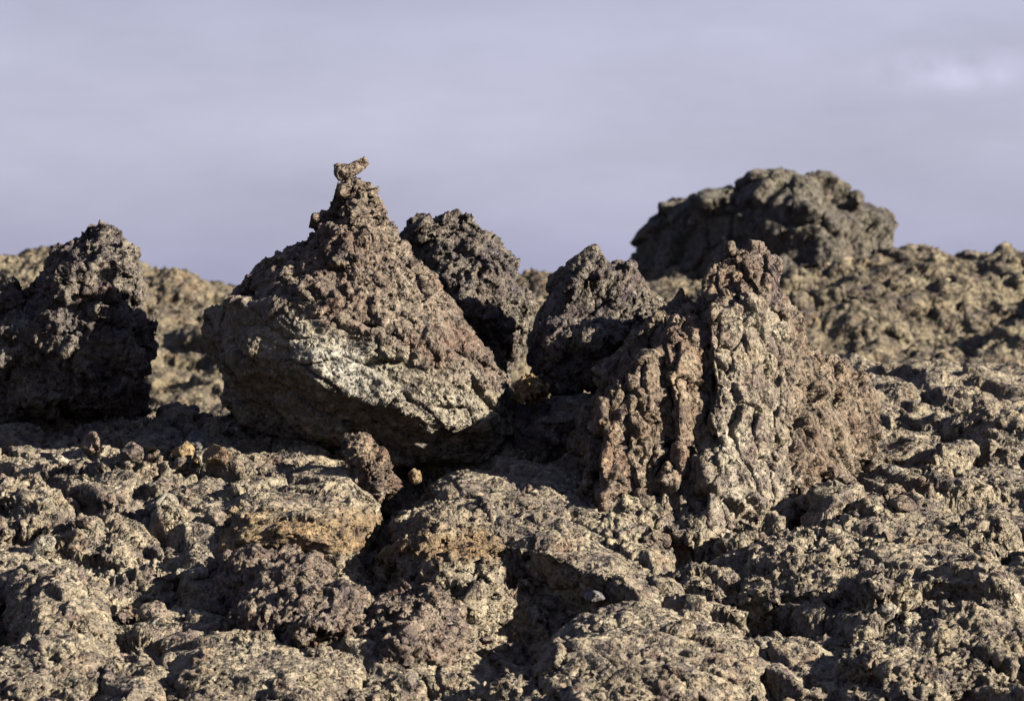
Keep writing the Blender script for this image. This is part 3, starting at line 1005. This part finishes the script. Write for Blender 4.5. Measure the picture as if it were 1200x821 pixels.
FG = [
    ('boulder', 'stained', 'crust', 401, 1.0, 'rounded tan boulder with an ochre-stained front, below the pointed boulder',
     [bedded([(262, 640), (262, 575), (300, 545), (350, 532), (415, 545), (437, 585), (432, 630), (400, 655), (330, 650)],
             [(285, 600, .22), (330, 575, .22), (400, 570, .24), (420, 610, .2), (340, 620, .26), (390, 630, .24), (290, 630, .15)])], (1, 0, -.2)),
    ('boulder', 'clinker', 'clinker', 402, .8, 'reddish-brown boulder sloping towards the gully, below the ochre-stained boulder',
     [bedded([(262, 735), (255, 690), (270, 650), (310, 640), (370, 655), (420, 690), (436, 740), (400, 760), (320, 755)],
             [(300, 665, .22), (350, 675, .24), (400, 700, .2), (330, 720, .22), (390, 735, .18), (285, 720, .14)])], (1, 0, -.5)),
    ('rock', 'brown', 'clinker', 403, .6, 'upright brown wedge of rock propped under the pointed boulder',
     [H(11.5, (404, 514, .1), (432, 517, .1), (445, 545, .0), (462, 562, .0), (458, 578, .0), (435, 582, -.02), (420, 565, -.04), (408, 540, .04), (425, 535, -.06), (445, 565, -.08), (415, 520, .25), (445, 560, .22))], None),
    ('boulder', 'ground', 'crust', 404, .9, 'smooth pale lump at the near end of the tan slope, below the small ochre stones',
     [bedded([(10, 760), (10, 690), (46, 640), (80, 655), (118, 700), (138, 750), (120, 790), (50, 800)],
             [(50, 690, .2), (80, 700, .2), (105, 745, .16), (50, 750, .22)])], (.6, 0, -.8)),
    ('boulder', 'ground', 'crust', 405, .8, 'long flat pale slab in front of the reddish-brown boulder',
     [bedded([(190, 800), (200, 760), (250, 738), (320, 745), (390, 760), (425, 785), (400, 815), (280, 825)],
             [(240, 770, .1), (300, 765, .12), (370, 780, .12), (300, 795, .12)])], (1, 0, -.2)),
    ('boulder', 'stained', 'clinker', 406, .75, 'rough boulder with an orange-stained hollow, beside the gully',
     [bedded([(455, 650), (470, 610), (500, 590), (540, 592), (575, 615), (588, 660), (560, 700), (500, 690)],
             [(490, 625, .16), (530, 615, .18), (560, 640, .16), (520, 660, .18)])], None),
    ('boulder', 'clinker', 'clinker', 407, .7, 'knobbly grey-brown boulder in the gully under the orange-stained one',
     [bedded([(425, 740), (440, 700), (480, 680), (525, 690), (540, 730), (520, 770), (455, 775)],
             [(455, 715, .16), (500, 705, .18), (515, 740, .14), (480, 745, .16)])], None),
    ('boulder', 'ground', 'crust', 408, 1.0, 'broad domed pale crust right below the gap under the pointed boulder',
     [bedded([(495, 600), (505, 562), (550, 545), (620, 540), (680, 550), (735, 590), (760, 640), (700, 650), (620, 630), (540, 615)],
             [(530, 575, .14), (590, 560, .16), (650, 570, .16), (700, 605, .14), (620, 600, .18)])], (1, 0, -.45)),
    ('boulder', 'ground', 'crust', 409, .9, 'low pale dome of crust bordering the deep shaded hollow',
     [bedded([(625, 780), (650, 745), (690, 715), (750, 705), (830, 725), (890, 760), (880, 810), (760, 830), (650, 820)],
             [(680, 755, .16), (740, 735, .16), (810, 755, .15), (740, 785, .16), (830, 790, .12)])], (1, 0, -.5)),
    ('rock', 'ground', 'crust', 410, .7, 'overhanging lip of crust above the deep shaded hollow',
     [bedded([(600, 640), (650, 630), (720, 650), (780, 690), (760, 712), (715, 690), (650, 668)],
             [(640, 648, .14), (700, 660, .14), (745, 690, .1)], .18)], (1, 0, -.5)),
    ('boulder', 'ground', 'clinker', 411, .8, 'humped tan boulder at the open end of the slope below the far boulder',
     [bedded([(985, 790), (1000, 745), (1050, 715), (1110, 720), (1165, 750), (1180, 800), (1080, 825)],
             [(1030, 755, .14), (1080, 740, .16), (1130, 765, .14), (1080, 790, .14)])], None),
    ('boulder', 'ground', 'clinker', 412, .8, 'low rugged hump of tan lava in front of the streaked outcrop',
     [bedded([(870, 700), (880, 650), (930, 620), (1000, 625), (1040, 660), (1020, 705), (950, 720)],
             [(910, 660, .12), (960, 645, .14), (1000, 670, .12), (950, 690, .12)])], None),
    ('rock', 'ground', 'crust', 413, .7, 'small squared tan rock perched over the deep shaded hollow',
     [H(10.75, (664, 668, .1), (676, 660, .1), (690, 665, .1), (688, 682, .02), (668, 688, .0), (675, 672, -.04), (676, 670, .18), (688, 680, .18))], None),
    ('stone', 'grey', 'none', 414, .7, 'smooth slate-grey stone lying in the deep shaded hollow',
     [H(10.55, (680, 696, .1), (695, 688, .1), (714, 692, .1), (712, 702, .02), (690, 706, .0), (698, 695, -.02), (690, 696, .2), (710, 700, .2))], None),
]
for nm, mt, stl, sd, k, lab, hulls, gr in FG:
    o = rock(nm, hulls, .0085 if nm == 'boulder' else .006, stl, M[mt], sd, k, grain=gr, sunk=.16)
    tag(o, lab, nm)
    if mt == 'stained':                                  # oxide stain over the lower front
        v = np.empty(len(o.data.vertices) * 3, np.float32)
        o.data.vertices.foreach_get('co', v)
        v = v.reshape(-1, 3) + np.array(o.location, np.float32)
        py = HORIZON - (v[:, 2] - CAM_Z) / v[:, 1] * FPX
        lo = 600 if sd == 401 else 620
        zv = 1 - sstep(lo - 12, lo + 14, py + 22 * fbm((v / .1).astype(np.float32), 3, .6, 405)) * .85
        zv = np.maximum(zv, sstep(640, 655, py) if sd == 401 else sstep(645, 665, py))
        o.data.attributes.new('zone', 'FLOAT', 'POINT').data.foreach_set('value', zv.astype(np.float32))

# ------------------------------------------------------------------ single stones one can pick out
ST = [
    ('ochre', 'yellow sliver of stone standing on end at the shadow edge', 140, 521, 9, 17, 1),
    ('clinker', 'brown stone leaning beside the yellow sliver of stone', 157, 533, 24, 22, 2),
    ('ochre', 'flat yellow stone half buried in the shadow edge', 178, 526, 16, 6, 3),
    ('ochre', 'lumpy golden stone, bigger of the two beside the round grey stone', 213, 533, 26, 26, 4),
    ('grey', 'round grey stone resting among the golden stones', 232, 519, 24, 22, 5),
    ('ochre', 'pitted golden-brown block beside the round grey stone, under the pointed boulder', 254, 537, 30, 24, 6),
    ('ochre', 'small golden stone tucked under the round grey stone', 232, 541, 14, 9, 7),
    ('ochre', 'little pale stone alone in the dark gap under the pointed boulder', 486, 558, 15, 16, 8),
    ('clinker', 'grey-brown stone at the tan slope edge near the dark craggy rock', 108, 522, 22, 24, 9),
]


def stone_mesh(seed, sub=4, cuts=7):
    r = random.Random(seed)
    bm = bmesh.new()
    bmesh.ops.create_icosphere(bm, subdivisions=sub, radius=1)
    for _ in range(cuts):
        n = Vector((r.gauss(0, 1), r.gauss(0, 1), r.gauss(0, 1))).normalized()
        h = r.uniform(.5, .85)
        for v in bm.verts:
            q = v.co.dot(n)
            if q > h:
                v.co -= n * (q - h) * .92
    V = np.array([v.co for v in bm.verts], np.float32)
    F = np.array([[v.index for v in f.verts] for f in bm.faces], np.int32)
    bm.free()
    V = warp(V, .9, .22, seed, 1)
    V = warp(V, .3, .05, seed + 3, 2)
    if sub > 2:
        V = warp(V, .09, .05, seed + 7, 2)
    return V, F


for mt, lab, px, py, w, h, sd in ST:
    d = gd(px, py + h / 2)
    c = at(px, py, d - .03)
    eye = Vector((0, 0, CAM_Z))
    hit = BVH.ray_cast(eye, (at(px, py + h * .35, d) - eye).normalized())[0]
    if sd != 8 and hit is not None:                      # bedded where its foot meets the ground
        d = hit.y
        c = hit + Vector((0, -.015, .48 * h * d / FPX))
    V, F = stone_mesh(500 + sd)
    s = d / FPX / 2 * 1.15
    V = V * np.array([w * s, .6 * (w + h) * s, h * s], np.float32) + np.array(c, np.float32)
    org = (c.x, c.y, float(V[:, 2].min()))
    o = make_obj('stone', V, F, M[mt], None, org)
    tag(o, lab, 'stone')

# ------------------------------------------------------------------ loose fragments
protos = []
for i in range(10):
    V, F = stone_mesh(700 + i, 3, 8)
    me_o = make_obj('stone', V * np.array([1, .85, .62], np.float32), F, M['ground'])
    protos.append(me_o.data)
    bpy.data.objects.remove(me_o)
variants = {}


def proto(i, mk):
    if (i, mk) not in variants:
        m = protos[i].copy()
        m.materials.clear()
        m.materials.append(M[mk])
        variants[(i, mk)] = m
    return variants[(i, mk)]


ZONES = [
    # pixel box, count, size range in metres, materials, label, group
    ((60, 455, 300, 512), 36, (.025, .06), ('dark', 'dark', 'grey'), 'loose stone in the shade between the craggy rock and the pointed boulder', 'stones in the boulder shade'),
    ((46, 540, 270, 770), 60, (.018, .075), ('ground', 'crust', 'clinker'), 'loose stone scattered on the slope below the small ochre stones', 'stones on the tan slope'),
    ((425, 560, 480, 700), 34, (.025, .065), ('dark', 'clinker'), 'loose stone lying in the gully below the brown wedge', 'stones in the gully'),
    ((570, 650, 730, 770), 48, (.02, .06), ('dark', 'clinker', 'ground'), 'loose stone lying in the deep shaded hollow', 'stones in the hollow'),
    ((760, 590, 1000, 660), 60, (.016, .07), ('clinker', 'ground', 'dark'), 'loose fragment at the foot of the streaked outcrop', 'fragments below the outcrop'),
    ((880, 560, 1154, 780), 70, (.018, .075), ('ground', 'crust', 'clinker'), 'loose fragment on the open slope beyond the streaked outcrop', 'fragments on the open slope'),
]
rr = random.Random(99)
for box, cnt, (s0, s1), mks, lab, grp in ZONES:
    for k in range(cnt):
        px = rr.uniform(box[0], box[2])
        py = rr.uniform(box[1], box[3])
        d = gd(px, py)
        p = at(px, py, d)
        h = drop(p.x, p.y)
        if h is None:
            continue
        s = s0 + (s1 - s0) * rr.random() ** 2.6
        mk = rr.choice(mks)
        o = bpy.data.objects.new('stone', proto(rr.randrange(10), mk))
        COL.objects.link(o)
        o.location = h + Vector((0, 0, s * .28))
        o.scale = (s, s * rr.uniform(.8, 1.1), s * rr.uniform(.8, 1.2))
        o.rotation_euler = (rr.uniform(-.5, .5), rr.uniform(-.5, .5), rr.uniform(0, 6.28))
        word = dict(dark='dark', grey='grey', ground='tan', crust='pale', clinker='brown')[mk]
        tag(o, word + ' ' + lab, 'stone', word + ' ' + grp)


def rubble(n):
    """fine grit nobody could count, real small stones in one mesh"""
    r = np.random.RandomState(5)
    bm = bmesh.new()
    bmesh.ops.create_icosphere(bm, subdivisions=1, radius=1)
    B = np.array([v.co for v in bm.verts], np.float32)
    FB = np.array([[v.index for v in f.verts] for f in bm.faces], np.int32)
    bm.free()
    Vs, Fs = [], []
    ny, nx = len(gys), len(gxs)
    xi = np.where((gxs > -2.5) & (gxs < 2.7))[0]
    yi = np.where((gys > 9.4) & (gys < 14.5))[0]
    dens = np.array([0.25, 1.0])
    cnt = 0
    while cnt < n:
        a = r.choice(xi)
        b = r.choice(yi)
        p = GV[b * nx + a]
        cl = 0.5 + .5 * math.sin(p[0] * 5.1 + 1.3 * math.sin(p[1] * 3.7)) * math.sin(p[1] * 4.3 + p[0])
        if r.rand() > .15 + .85 * cl:
            continue
        s = .005 + .013 * r.rand() ** 2.5
        q = r.normal(size=(3, 3))
        q, _ = np.linalg.qr(q)
        v = B * (1 + .5 * (r.rand(len(B), 1) - .5)) * np.array([1, .8, .6]) * s
        Vs.append(v @ q.T + p + np.array([0, 0, s * .3]))
        Fs.append(FB + cnt * len(B))
        cnt += 1
    o = make_obj('rubble', np.concatenate(Vs), np.concatenate(Fs), M['clinker'], smooth=False)
    o['kind'] = 'stuff'
    tag(o, 'fine grit and small lava rubble strewn over the ground', 'rubble')


rubble(3000)
